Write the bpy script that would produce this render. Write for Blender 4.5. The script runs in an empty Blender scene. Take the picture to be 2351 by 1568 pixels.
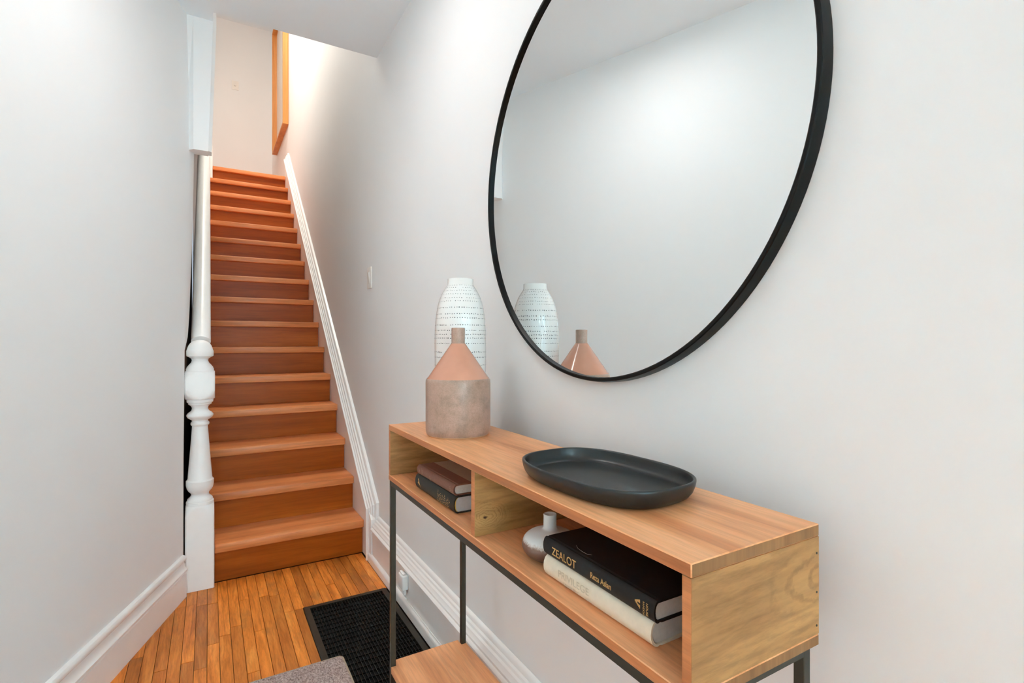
import bpy, bmesh, math, random
from mathutils import Vector, Matrix
random.seed(7)
R = math.radians
SC = bpy.context.scene
COL = SC.collection

# ------------------------------------------------------------------ camera, world, lights, exposure
F_PX = 1187.0
YAW = math.atan(695.5 / F_PX)
cam_d = bpy.data.cameras.new('camera')
cam_d.sensor_fit = 'HORIZONTAL'; cam_d.sensor_width = 36.0
cam_d.lens = 36.0 * F_PX / 2351.0
cam_d.clip_start = 0.02
cam = bpy.data.objects.new('camera', cam_d); COL.objects.link(cam)
cam.location = (0, 0, 1.14)
cam.rotation_euler = (R(90), 0, -YAW)
SC.camera = cam

w = bpy.data.worlds.new('world'); SC.world = w; w.use_nodes = True
w.node_tree.nodes['Background'].inputs[0].default_value = (0.72, 0.84, 1.0, 1)
w.node_tree.nodes['Background'].inputs[1].default_value = 1.0
SC.view_settings.view_transform = 'Standard'
SC.view_settings.look = 'None'
SC.view_settings.gamma = 1.0
SC.view_settings.use_curve_mapping = False
SC.view_settings.exposure = 0.06
try:
    SC.cycles.max_bounces = 14
    SC.cycles.diffuse_bounces = 12
except Exception:
    pass

def light(name, kind, loc, energy, col, size=0.1, size_y=None, rot=(0, 0, 0), spread=None):
    d = bpy.data.lights.new(name, kind)
    d.energy = energy; d.color = col
    if kind == 'AREA':
        d.size = size; d.shape = 'DISK'
        if size_y: d.shape = 'RECTANGLE'; d.size_y = size_y
    else:
        d.shadow_soft_size = size
    o = bpy.data.objects.new(name, d); COL.objects.link(o)
    o.location = loc; o.rotation_euler = rot
    return o

HALL_LAMP = (0.12, 1.58, 2.590)
STAIR_LAMP = (0.26, 4.75, 5.408)
light('hall_lamp_light', 'AREA', HALL_LAMP, 6.0, (1.0, 0.968, 0.94), 0.18)
light('stair_lamp_light', 'AREA', STAIR_LAMP, 43.0, (1.0, 0.92, 0.78), 0.2)
REAR_FILL = (-0.40, -0.9, 2.590)  # added fill behind the camera to even out the hall light
light('rear_fill_light', 'AREA', REAR_FILL, 1.2, (1.0, 0.98, 0.96), 0.18)
light('door_daylight', 'AREA', (-0.10, -3.48, 1.35), 345.0, (0.56, 0.93, 1.04), 1.3, 1.95, (R(90), 0, R(180)))

# ------------------------------------------------------------------ helpers
def by_normal(o, mats, fn):
    o.data.materials.clear()
    for m in mats: o.data.materials.append(m)
    for p in o.data.polygons: p.material_index = fn(p.normal)
    return o

def link(o): COL.objects.link(o); return o

def tag(o, label=None, cat=None, group=None, kind=None):
    if label: o['label'] = label
    if cat: o['category'] = cat
    if group: o['group'] = group
    if kind: o['kind'] = kind
    return o

def thing(name, loc, label, cat, group=None, rz=0.0):
    o = link(bpy.data.objects.new(name, None))
    o.location = loc; o.rotation_euler = (0, 0, rz)
    o.empty_display_size = 0.05
    return tag(o, label, cat, group)

def root_loc(p):
    while p.parent: p = p.parent
    return p

def obj(name, bm, m, parent=None, origin=None, smooth=None, local=False):
    """bm holds world coordinates (or thing-local ones if local)."""
    me = bpy.data.meshes.new(name)
    bmesh.ops.recalc_face_normals(bm, faces=bm.faces)
    if parent is not None and not local:
        r = root_loc(parent)
        M = Matrix.Translation(r.location) @ Matrix.Rotation(r.rotation_euler.z, 4, 'Z')
        bm.transform(M.inverted())
    elif parent is None and origin is not None and not local:
        bm.transform(Matrix.Translation(-Vector(origin)))
    bm.to_mesh(me); bm.free()
    for mm in (m if isinstance(m, (list, tuple)) else [m]): me.materials.append(mm)
    if smooth is not None:
        me.shade_smooth()
        me.set_sharp_from_angle(angle=R(smooth))
    o = link(bpy.data.objects.new(name, me))
    if parent is not None: o.parent = parent
    elif origin is not None: o.location = origin
    return o

def struct(name, bm, m, parent=None, smooth=None, origin=None):
    o = obj(name, bm, m, parent, origin, smooth)
    if parent is None: o['kind'] = 'structure'
    return o

def NB(): return bmesh.new()

def box(bm, x0, x1, y0, y1, z0, z1, bev=0.0, seg=1):
    vs = [bm.verts.new(p) for p in ((x0,y0,z0),(x1,y0,z0),(x1,y1,z0),(x0,y1,z0),(x0,y0,z1),(x1,y0,z1),(x1,y1,z1),(x0,y1,z1))]
    fs = [bm.faces.new([vs[i] for i in q]) for q in ((3,2,1,0),(4,5,6,7),(0,1,5,4),(1,2,6,5),(2,3,7,6),(3,0,4,7))]
    if bev > 0:
        es = set(e for f in fs for e in f.edges)
        bmesh.ops.bevel(bm, geom=list(es), offset=bev, segments=seg, affect='EDGES', profile=0.5)
    return bm

def bx(*a, **k): return box(NB(), *a, **k)

def hexa(bm, pts):
    """eight corner points, bottom ring then top ring"""
    vs = [bm.verts.new(p) for p in pts]
    for q in ((3,2,1,0),(4,5,6,7),(0,1,5,4),(1,2,6,5),(2,3,7,6),(3,0,4,7)):
        bm.faces.new([vs[i] for i in q])
    return bm

def loft(bm, rings, closed=True, cap=True):
    rs = [[bm.verts.new(p) for p in r] for r in rings]
    n = len(rs[0])
    for a, b in zip(rs[:-1], rs[1:]):
        for i in range(n if closed else n - 1):
            j = (i + 1) % n
            bm.faces.new((a[i], a[j], b[j], b[i]))
    if cap and closed:
        bm.faces.new(rs[0][::-1]); bm.faces.new(rs[-1])
    return bm

def lathe(bm, prof, cx=0, cy=0, n=64, cap0=True, cap1=True):
    rs = []
    for r, z in prof:
        rs.append([bm.verts.new((cx + r*math.cos(2*math.pi*i/n), cy + r*math.sin(2*math.pi*i/n), z)) for i in range(n)])
    for a, b in zip(rs[:-1], rs[1:]):
        for i in range(n):
            j = (i+1) % n
            bm.faces.new((a[i], a[j], b[j], b[i]))
    if cap0: bm.faces.new(rs[0][::-1])
    if cap1: bm.faces.new(rs[-1])
    return bm

def spline(pts, n=6):
    """Catmull-Rom through profile points"""
    out = []
    P = [pts[0]] + list(pts) + [pts[-1]]
    for i in range(1, len(P) - 2):
        p0, p1, p2, p3 = P[i-1], P[i], P[i+1], P[i+2]
        for k in range(n):
            t = k / n
            out.append(tuple(0.5*((2*b) + (-a+c)*t + (2*a-5*b+4*c-d)*t*t + (-a+3*b-3*c+d)*t**3)
                             for a, b, c, d in zip(p0, p1, p2, p3)))
    out.append(tuple(pts[-1]))
    return out

def tube(bm, pts, r, n=8):
    pts = [Vector(p) for p in pts]
    rings = []
    for i, p in enumerate(pts):
        t = (pts[min(i+1, len(pts)-1)] - pts[max(i-1, 0)]).normalized()
        up = Vector((1, 0, 0)) if abs(t.x) < 0.9 else Vector((0, 0, 1))
        a = t.cross(up).normalized(); b = t.cross(a)
        rings.append([p + r*(math.cos(2*math.pi*k/n)*a + math.sin(2*math.pi*k/n)*b) for k in range(n)])
    return loft(bm, rings)

def extrude_path(bm, prof, frames):
    """prof: list of (a,b); frames: functions (a,b)->point"""
    return loft(bm, [[f(a, b) for a, b in prof] for f in frames])

# ------------------------------------------------------------------ materials
def s2l(c):
    return tuple(((v/255)/12.92 if v/255 <= 0.04045 else ((v/255+0.055)/1.055)**2.4) for v in c)

def new_mat(name):
    m = bpy.data.materials.new(name); m.use_nodes = True
    nt = m.node_tree; b = nt.nodes['Principled BSDF']
    return m, nt, b

def N(nt, t, **kw):
    n = nt.nodes.new(t)
    for k, v in kw.items(): setattr(n, k, v)
    return n

def ramp(nt, stops):
    n = N(nt, 'ShaderNodeValToRGB')
    cr = n.color_ramp
    while len(cr.elements) > 1: cr.elements.remove(cr.elements[-1])
    cr.elements[0].position = stops[0][0]; cr.elements[0].color = (*stops[0][1], 1)
    for p, c in stops[1:]:
        e = cr.elements.new(p); e.color = (*c, 1)
    return n

def coords(nt, scale=(1, 1, 1), src='Object', rot=(0, 0, 0)):
    tc = N(nt, 'ShaderNodeTexCoord'); mp = N(nt, 'ShaderNodeMapping')
    mp.inputs['Scale'].default_value = scale; mp.inputs['Rotation'].default_value = rot
    nt.links.new(tc.outputs[src], mp.inputs[0])
    return mp.outputs[0]

def noise(nt, vec, scale, detail=4, rough=0.55, dist=0.0):
    n = N(nt, 'ShaderNodeTexNoise')
    n.inputs['Scale'].default_value = scale; n.inputs['Detail'].default_value = detail
    n.inputs['Roughness'].default_value = rough; n.inputs['Distortion'].default_value = dist
    nt.links.new(vec, n.inputs['Vector'])
    return n

def bump(nt, b, h, strength=0.2, dist=0.002):
    n = N(nt, 'ShaderNodeBump')
    n.inputs['Strength'].default_value = strength; n.inputs['Distance'].default_value = dist
    nt.links.new(h, n.inputs['Height']); nt.links.new(n.outputs[0], b.inputs['Normal'])

def mixc(nt, fac, a, b_, mode='MIX'):
    n = N(nt, 'ShaderNodeMix', data_type='RGBA', blend_type=mode)
    for sock, v in ((n.inputs[0], fac), (n.inputs[6], a), (n.inputs[7], b_)):
        if hasattr(v, 'is_linked'): nt.links.new(v, sock)
        elif isinstance(v, (int, float)): sock.default_value = v
        else: sock.default_value = (*v, 1)
    return n.outputs[2]

def plain(name, rgb, rough=0.5, metal=0.0, mottle=0.04, nscale=30, bmp=0.0, coat=0.0, spec=0.5):
    m, nt, b = new_mat(name)
    c = s2l(rgb)
    v = coords(nt)
    n = noise(nt, v, nscale, 3)
    r = ramp(nt, [(0.3, tuple(x*(1-mottle) for x in c)), (0.7, tuple(min(1, x*(1+mottle)) for x in c))])
    nt.links.new(n.outputs[0], r.inputs[0]); nt.links.new(r.outputs[0], b.inputs['Base Color'])
    b.inputs['Roughness'].default_value = rough; b.inputs['Metallic'].default_value = metal
    b.inputs['Specular IOR Level'].default_value = spec
    if coat: b.inputs['Coat Weight'].default_value = coat; b.inputs['Coat Roughness'].default_value = 0.05
    if bmp: bump(nt, b, n.outputs[0], bmp, 0.001)
    return m

def wood(name, light_c, mid, dark, axis='Y', fine=90, broad=9, rough=0.4, knot=None, stretch=0.06, rings=0.0, spec=0.4, pores=0.35):
    m, nt, b = new_mat(name)
    st = {'X': (stretch, 1, 1), 'Y': (1, stretch, 1), 'Z': (1, 1, stretch)}[axis]
    tc = N(nt, 'ShaderNodeTexCoord'); base = tc.outputs['Object']
    if knot:
        # warp the grain round a knot
        dv = N(nt, 'ShaderNodeVectorMath', operation='SUBTRACT'); dv.inputs[1].default_value = knot[0]
        nt.links.new(base, dv.inputs[0])
        sc = N(nt, 'ShaderNodeVectorMath', operation='MULTIPLY'); sc.inputs[1].default_value = knot[3]
        nt.links.new(dv.outputs[0], sc.inputs[0])
        kn = noise(nt, base, 30, 4, 0.65)
        ka = N(nt, 'ShaderNodeVectorMath', operation='MULTIPLY_ADD'); ka.inputs[1].default_value = (0.024, 0, 0.024)
        nt.links.new(kn.outputs['Color'], ka.inputs[0]); nt.links.new(sc.outputs[0], ka.inputs[2])
        ks = N(nt, 'ShaderNodeVectorMath', operation='SUBTRACT'); ks.inputs[1].default_value = (0.012, 0, 0.012)
        nt.links.new(ka.outputs[0], ks.inputs[0])
        sub = N(nt, 'ShaderNodeVectorMath', operation='LENGTH')
        nt.links.new(ks.outputs[0], sub.inputs[0])
        mr = N(nt, 'ShaderNodeMapRange'); mr.inputs[1].default_value = 0.0; mr.inputs[2].default_value = knot[1]
        mr.inputs[3].default_value = 1.0; mr.inputs[4].default_value = 0.0
        nt.links.new(sub.outputs['Value'], mr.inputs[0])
        kd = mr.outputs[0]
        ring = N(nt, 'ShaderNodeMath', operation='SINE')
        ml = N(nt, 'ShaderNodeMath', operation='MULTIPLY'); ml.inputs[1].default_value = 900.0*knot[2]
        nt.links.new(sub.outputs['Value'], ml.inputs[0]); nt.links.new(ml.outputs[0], ring.inputs[0])
    mp = N(nt, 'ShaderNodeMapping'); mp.inputs['Scale'].default_value = st
    nt.links.new(base, mp.inputs[0])
    v = mp.outputs[0]
    n1 = noise(nt, v, broad, 5, 0.6, 0.6)
    n2 = noise(nt, v, fine, 4, 0.65, 0.2)
    r = ramp(nt, [(0.28, dark), (0.5, mid), (0.72, light_c)])
    nt.links.new(n1.outputs[0], r.inputs[0])
    r2 = ramp(nt, [(0.36, tuple(0.45 for _ in range(3))), (0.58, (1, 1, 1))])
    nt.links.new(n2.outputs[0], r2.inputs[0])
    col = mixc(nt, pores, r.outputs[0], r2.outputs[0], 'MULTIPLY')
    if rings:
        wv = N(nt, 'ShaderNodeTexWave', wave_type='BANDS', bands_direction={'X': 'Z', 'Y': 'X', 'Z': 'X'}[axis])
        wv.inputs['Scale'].default_value = broad*0.9; wv.inputs['Distortion'].default_value = 9.0
        wv.inputs['Detail'].default_value = 2.0; wv.inputs['Detail Scale'].default_value = 0.8
        nt.links.new(v, wv.inputs['Vector'])
        r3 = ramp(nt, [(0.0, (0.62, 0.55, 0.5)), (0.35, (1, 1, 1)), (1, (1, 1, 1))])
        nt.links.new(wv.outputs['Fac'], r3.inputs[0])
        col = mixc(nt, rings, col, r3.outputs[0], 'MULTIPLY')
    if knot:
        rr = ramp(nt, [(0.0, tuple(x*0.72 for x in mid)), (0.45, tuple(min(1, x*1.1) for x in light_c))])
        ad = N(nt, 'ShaderNodeMath', operation='MULTIPLY_ADD'); ad.inputs[1].default_value = 0.5; ad.inputs[2].default_value = 0.5
        nt.links.new(ring.outputs[0], ad.inputs[0]); nt.links.new(ad.outputs[0], rr.inputs[0])
        kr = ramp(nt, [(0.0, (0, 0, 0)), (0.5, (knot[4],)*3), (1, (min(1, knot[4]*1.4),)*3)])
        nt.links.new(kd, kr.inputs[0])
        col = mixc(nt, kr.outputs[0], col, rr.outputs[0])
        kc = ramp(nt, [(0.90, (0, 0, 0)), (0.955, (1, 1, 1))] if knot[2] > 1 else [(0.0, (0, 0, 0)), (1.0, (0, 0, 0))]); nt.links.new(kd, kc.inputs[0])
        col = mixc(nt, kc.outputs[0], col, s2l((70, 38, 18)))
    nt.links.new(col, b.inputs['Base Color'])
    b.inputs['Roughness'].default_value = rough; b.inputs['Specular IOR Level'].default_value = spec
    bump(nt, b, n2.outputs[0], 0.12, 0.0006)
    return m

def wall_paint(name, rgb):
    m, nt, b = new_mat(name)
    c = s2l(rgb)
    v = coords(nt)
    n = noise(nt, v, 2.5, 3); f = noise(nt, v, 240, 3)
    r = ramp(nt, [(0.3, tuple(x*0.985 for x in c)), (0.7, c)])
    nt.links.new(n.outputs[0], r.inputs[0]); nt.links.new(r.outputs[0], b.inputs['Base Color'])
    b.inputs['Roughness'].default_value = 0.62; b.inputs['Specular IOR Level'].default_value = 0.25
    bump(nt, b, f.outputs[0], 0.08, 0.0006)
    return m

M_WALL = wall_paint('wall_paint', (240, 241, 242))
M_CEIL = wall_paint('ceiling_paint', (240, 247, 252))
M_TRIM = plain('trim_paint', (246, 245, 244), 0.32, mottle=0.015, nscale=12)
M_NEWEL = plain('newel_paint', (246, 245, 244), 0.3, mottle=0.012, nscale=20)
M_DARKGAP = plain('dark_gap_shade', (44, 36, 20), 0.6, mottle=0.25, nscale=6)  # shade of the gap beside the stair put into the colour; nail holes share it
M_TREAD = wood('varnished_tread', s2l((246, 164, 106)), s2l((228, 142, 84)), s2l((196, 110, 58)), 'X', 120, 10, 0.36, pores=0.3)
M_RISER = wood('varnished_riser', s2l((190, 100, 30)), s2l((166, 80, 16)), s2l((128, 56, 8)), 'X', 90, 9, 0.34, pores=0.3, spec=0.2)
M_TOP = wood('console_top_wood', s2l((250, 186, 136)), s2l((234, 162, 110)), s2l((206, 130, 80)), 'Y', 150, 16, 0.42, pores=0.3)
M_EDGE = wood('console_edge_wood', s2l((222, 148, 98)), s2l((204, 128, 78)), s2l((160, 92, 52)), 'Y', 130, 14, 0.45, pores=0.35)
M_ENDG = wood('console_end_grain', s2l((166, 118, 72)), s2l((140, 98, 58)), s2l((112, 74, 40)), 'Z', 120, 22, 0.5, pores=0.3)
M_SIDE = wood('console_side_wood', s2l((194, 145, 90)), s2l((172, 125, 75)), s2l((136, 94, 52)), 'X', 130, 15, 0.5, pores=0.45, rings=0.3, stretch=0.16,
              knot=((0.690 - 0.56, 0.38 - 0.91, 0.838), 0.062, 0.40, (0.42, 0.0, 1.0), 0.34))
M_BACK = wood('console_back_wood', s2l((150, 108, 64)), s2l((124, 84, 46)), s2l((92, 58, 28)), 'Y', 90, 10, 0.55)
M_METAL = plain('blackened_steel', (62, 60, 52), 0.42, 0.4, 0.08, 60)
M_BLACK = plain('black_frame_metal', (6, 7, 7), 0.34, 0.0, 0.05, 40, spec=0.2)
M_BAR = plain('grille_bar_metal', (20, 19, 15), 0.5, 0.2, 0.1, 40)
M_VENT = plain('vent_black_metal', (42, 38, 29), 0.45, 0.3, 0.15, 40)
M_PIT = plain('vent_duct_black', (7, 7, 6), 0.8)
M_FRAMEW = wood('natural_frame_wood', s2l((226, 160, 94)), s2l((208, 138, 70)), s2l((186, 112, 50)), 'Z', 80, 9, 0.45, pores=0.2)
M_TRAY = plain('matte_black_stoneware', (27, 31, 32), 0.36, 0.0, 0.06, 160, bmp=0.05, spec=0.55)
M_WVASE = plain('white_glazed_ceramic', (242, 240, 237), 0.12, mottle=0.01, nscale=20, coat=0.5)
M_DOT = plain('grey_painted_dots', (104, 108, 108), 0.4)
M_PAGE = plain('book_paper', (214, 211, 206), 0.8, mottle=0.05, nscale=200)
M_GILT = plain('gilt_print', (214, 170, 104), 0.45, 0.25, 0.1, 200)
M_PLASTIC = plain('white_plastic', (238, 234, 228), 0.35, mottle=0.01)
M_LAMP = None

def mat_planks():
    m, nt, b = new_mat('oak_strip_floor')
    g = N(nt, 'ShaderNodeNewGeometry'); oi = N(nt, 'ShaderNodeObjectInfo')
    off = N(nt, 'ShaderNodeMath', operation='MULTIPLY'); off.inputs[1].default_value = 37.0
    nt.links.new(oi.outputs['Random'], off.inputs[0])
    cb = N(nt, 'ShaderNodeCombineXYZ')
    for i in range(3): nt.links.new(off.outputs[0], cb.inputs[i])
    ad = N(nt, 'ShaderNodeVectorMath', operation='ADD')
    nt.links.new(g.outputs['Position'], ad.inputs[0]); nt.links.new(cb.outputs[0], ad.inputs[1])
    mp = N(nt, 'ShaderNodeMapping'); mp.inputs['Scale'].default_value = (1, 0.09, 1)
    nt.links.new(ad.outputs[0], mp.inputs[0])
    n1 = noise(nt, mp.outputs[0], 34, 5, 0.6, 1.2); n2 = noise(nt, mp.outputs[0], 190, 4, 0.65)
    r = ramp(nt, [(0.28, s2l((182, 100, 30))), (0.5, s2l((226, 132, 50))), (0.75, s2l((248, 162, 76)))])
    nt.links.new(n1.outputs[0], r.inputs[0])
    tone = ramp(nt, [(0.0, (0.62, 0.6, 0.58)), (0.12, (0.8, 0.78, 0.76)), (0.5, (0.98, 0.96, 0.92)), (1, (1.12, 1.08, 1.0))])
    nt.links.new(oi.outputs['Random'], tone.inputs[0])
    col = mixc(nt, 1.0, r.outputs[0], tone.outputs[0], 'MULTIPLY')
    r2 = ramp(nt, [(0.35, (0.5, 0.45, 0.4)), (0.55, (1, 1, 1))]); nt.links.new(n2.outputs[0], r2.inputs[0])
    col = mixc(nt, 0.4, col, r2.outputs[0], 'MULTIPLY')
    # worn grey-brown scuffs where people step off the stair
    mp3 = N(nt, 'ShaderNodeMapping'); mp3.inputs['Scale'].default_value = (1, 0.4, 1)
    nt.links.new(ad.outputs[0], mp3.inputs[0])
    n3 = noise(nt, mp3.outputs[0], 9, 4, 0.6)
    r3 = ramp(nt, [(0.55, (0, 0, 0)), (0.72, (0.6,)*3)]); nt.links.new(n3.outputs[0], r3.inputs[0])
    col = mixc(nt, r3.outputs[0], col, s2l((136, 92, 50)))
    nt.links.new(col, b.inputs['Base Color'])
    b.inputs['Roughness'].default_value = 0.42; b.inputs['Specular IOR Level'].default_value = 0.35
    bump(nt, b, n2.outputs[0], 0.15, 0.0006)
    return m
M_PLANK = mat_planks()
M_SUB = plain('dark_subfloor', (50, 32, 16), 0.8)

def mat_rug():
    m, nt, b = new_mat('heathered_rug_pile')
    v = coords(nt, (1, 0.55, 1), rot=(0, 0, R(35)))
    n = noise(nt, v, 210, 4, 0.75); n2 = noise(nt, v, 60, 3, 0.6)
    r = ramp(nt, [(0.3, s2l((84, 74, 70))), (0.46, s2l((160, 142, 138))), (0.56, s2l((190, 172, 168))), (0.74, s2l((220, 206, 196)))])
    nt.links.new(n.outputs[0], r.inputs[0])
    r2 = ramp(nt, [(0.3, (0.8, 0.72, 0.7)), (0.7, (1.05, 1.05, 1.05))]); nt.links.new(n2.outputs[0], r2.inputs[0])
    nt.links.new(mixc(nt, 0.7, r.outputs[0], r2.outputs[0], 'MULTIPLY'), b.inputs['Base Color'])
    b.inputs['Roughness'].default_value = 0.95; b.inputs['Specular IOR Level'].default_value = 0.1
    bump(nt, b, n.outputs[0], 0.8, 0.003)
    return m
M_RUG = mat_rug()
M_BIND = plain('rug_binding', (168, 150, 130), 0.85, mottle=0.1, nscale=120)

def mat_taupe():
    m, nt, b = new_mat('taupe_reactive_glaze')
    v = coords(nt)
    n = noise(nt, v, 22, 5, 0.7); n2 = noise(nt, v, 420, 3, 0.7)
    r = ramp(nt, [(0.35, s2l((160, 133, 118))), (0.5, s2l((180, 148, 131))), (0.66, s2l((192, 156, 140)))])
    nt.links.new(n.outputs[0], r.inputs[0])
    r2 = ramp(nt, [(0.36, (0.74, 0.7, 0.66)), (0.56, (1, 1, 1))]); nt.links.new(n2.outputs[0], r2.inputs[0])
    nt.links.new(mixc(nt, 0.6, r.outputs[0], r2.outputs[0], 'MULTIPLY'), b.inputs['Base Color'])
    b.inputs['Roughness'].default_value = 0.3
    bump(nt, b, n2.outputs[0], 0.06, 0.0008)
    return m
M_TAUPE = mat_taupe()
M_PINK = plain('pink_glossy_glaze', (206, 144, 118), 0.14, mottle=0.07, nscale=14, coat=0.4)
M_RAWFOOT = plain('raw_clay_foot', (214, 172, 132), 0.8)

def mat_bud():
    m, nt, b = new_mat('white_over_brown_dip_glaze')
    tc = N(nt, 'ShaderNodeTexCoord'); sp = N(nt, 'ShaderNodeSeparateXYZ')
    nt.links.new(tc.outputs['Object'], sp.inputs[0])
    n = noise(nt, tc.outputs['Object'], 26, 3); n2 = noise(nt, tc.outputs['Object'], 300, 3, 0.8)
    a = N(nt, 'ShaderNodeMath', operation='MULTIPLY_ADD'); a.inputs[1].default_value = 0.012; a.inputs[2].default_value = -0.0165
    nt.links.new(n.outputs[0], a.inputs[0])
    a3 = N(nt, 'ShaderNodeMath', operation='MULTIPLY_ADD'); a3.inputs[1].default_value = 0.012
    nt.links.new(n2.outputs[0], a3.inputs[0]); nt.links.new(a.outputs[0], a3.inputs[2])
    s = N(nt, 'ShaderNodeMath', operation='ADD'); nt.links.new(sp.outputs[2], s.inputs[0]); nt.links.new(a3.outputs[0], s.inputs[1])
    mr = N(nt, 'ShaderNodeMapRange'); mr.inputs[1].default_value = 0.0; mr.inputs[2].default_value = 0.07
    nt.links.new(s.outputs[0], mr.inputs[0])
    r = ramp(nt, [(0.0, s2l((92, 66, 54))), (0.34, s2l((126, 96, 82))), (0.39, s2l((196, 188, 182))), (0.44, s2l((222, 226, 226))), (1.0, s2l((218, 221, 218)))])
    nt.links.new(mr.outputs[0], r.inputs[0]); nt.links.new(r.outputs[0], b.inputs['Base Color'])
    b.inputs['Roughness'].default_value = 0.45
    return m
M_BUD = mat_bud()

def mat_mirror():
    m, nt, b = new_mat('silvered_mirror')
    v = coords(nt); n = noise(nt, v, 2, 2)
    r = ramp(nt, [(0.0, (0.86, 0.885, 0.885)), (1.0, (0.865, 0.89, 0.89))])
    nt.links.new(n.outputs[0], r.inputs[0]); nt.links.new(r.outputs[0], b.inputs['Base Color'])
    b.inputs['Metallic'].default_value = 1.0; b.inputs['Roughness'].default_value = 0.0
    return m
M_MIRROR = mat_mirror()

def mat_emit(name, col, strength):
    m, nt, b = new_mat(name)
    b.inputs['Base Color'].default_value = (*col, 1)
    b.inputs['Emission Color'].default_value = (*col, 1); b.inputs['Emission Strength'].default_value = strength
    return m
M_GLOBE = mat_emit('lit_opal_globe', (1.0, 0.95, 0.88), 4.0)

def mat_glass():
    m, nt, b = new_mat('window_glass')
    b.inputs['Base Color'].default_value = (0.95, 0.98, 1, 1); b.inputs['Roughness'].default_value = 0.0
    b.inputs['Transmission Weight'].default_value = 1.0; b.inputs['IOR'].default_value = 1.45
    return m
M_GLASS = mat_glass()

# ------------------------------------------------------------------ setting: dimensions (metres; camera eye at x=0,y=0,z=1.14)
XW = 0.76                    # right wall
ZC = 2.628                   # hall ceiling
YC = 2.70                    # edge of the ceiling at the stairwell
Z2 = 2.936                   # upper floor
ZT2 = 5.45                   # upper ceiling
YB2 = 7.91                   # wall at the head of the stair
YBK = -3.6                   # wall behind the camera
XS = 0.715                   # wall side end of the treads
RISE, Y1, Z1 = 0.1836, 2.795, 0.1836
RUN = (6.105 - 2.795) / 15

# floor: dark subfloor with separate strips on it
floor = struct('floor', bx(-2.8, 0.86, YBK - 0.1, YB2 + 0.1, -0.10, -0.018), M_SUB)
LA = Vector((-0.1000, 2.742)); LANG = R(19.4)
LD = Vector((math.sin(LANG), math.cos(LANG)))
def lx(y): return LA.x + (y - LA.y) * math.tan(LANG)       # left wall face at y

plank_me = bpy.data.meshes.new('plank')
_b = bx(0, 1, 0, 1, -0.018, 0.0); _b.to_mesh(plank_me); _b.free()
plank_me.materials.append(M_PLANK)
VX0, VX1, VY0, VY1 = 0.346, 0.7045, 1.62, 2.36             # floor vent opening
PW = 0.0398
def put_plank(x0, x1, y0, y1):
    o = link(bpy.data.objects.new('plank', plank_me))
    o.parent = floor
    dz = random.uniform(-0.0009, 0.0)
    o.location = (x0 + 0.0005, y0 + 0.0006, dz)
    o.scale = (x1 - x0 - 0.0018, y1 - y0 - 0.0018, 1)
x = 0.7105
while x > -0.62:
    x0 = x - PW; x1 = x
    ymax = 2.818
    if x0 < -0.10:
        ymax = min(ymax, LA.y + (x1 - LA.x) / math.tan(LANG))
    segs = [(0.75, ymax)]
    if x1 > VX0 + 0.003 and x0 < VX1:
        if x0 < VX0 - 0.003:
            x0c = x0
            # strip that straddles the vent edge keeps its outer sliver
            put_plank(x0, VX0, VY0, VY1)
        segs = [(0.75, VY0), (VY1, ymax)]
    for a, b in segs:
        y = b
        first = True
        while y > a + 0.02:
            L = random.uniform(0.14, 0.62) if first else random.uniform(0.32, 0.85)
            first = False
            yy = max(a, y - L)
            if yy - a < 0.12: yy = a
            put_plank(x0, x1, yy, y)
            y = yy
    x -= PW
# the strip run behind the camera, outside the picture, stays one board field
o = obj('floor_field', bx(-2.4, 0.7105, YBK, 0.749, -0.018, -0.0003), M_PLANK, floor)
o['kind'] = 'stuff'

# right wall, one plane up through the stairwell
struct('wall_right', bx(XW, XW + 0.12, YBK - 0.1, YB2 + 0.1, -0.10, ZT2 + 0.05), M_WALL)

# left wall (runs at an angle, old plaster, corner leans); rows: z, corner x,y, jamb far x
rows = [(-0.02, -0.1010, 2.740, -0.1035), (0.6, -0.1000, 2.742, -0.1025), (1.10, -0.0960, 2.754, -0.1000), (1.16, -0.0950, 2.757, -0.0860),
        (1.25, -0.0945, 2.759, -0.0800), (1.70, -0.0885, 2.776, -0.0665), (2.02, -0.0840, 2.789, -0.0610),
        (2.35, -0.0790, 2.803, -0.0640), (ZC + 0.02, -0.0730, 2.816, -0.0690)]
YL0 = YBK - 0.1
bm = NB(); rings = []
for z, cx, cy, jx in rows:
    near = (cx - (cy - YL0) * math.tan(LANG), YL0, z)
    rings.append([near, (cx - 0.004, cy - 0.010, z), (cx + 0.001, cy + 0.003, z), (jx, 2.835, z), (jx - 0.0057, 3.085, z) if z > 1.6 else (jx - 0.004, 2.845, z), (jx - 0.04, 3.085, z) if z > 1.6 else (jx - 0.010, 2.855, z),
                  (jx - 0.09, 2.875, z), (near[0] - 0.10, YL0, z)])
loft(bm, rings)
struct('wall_left', bm, M_WALL, smooth=40)

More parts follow.
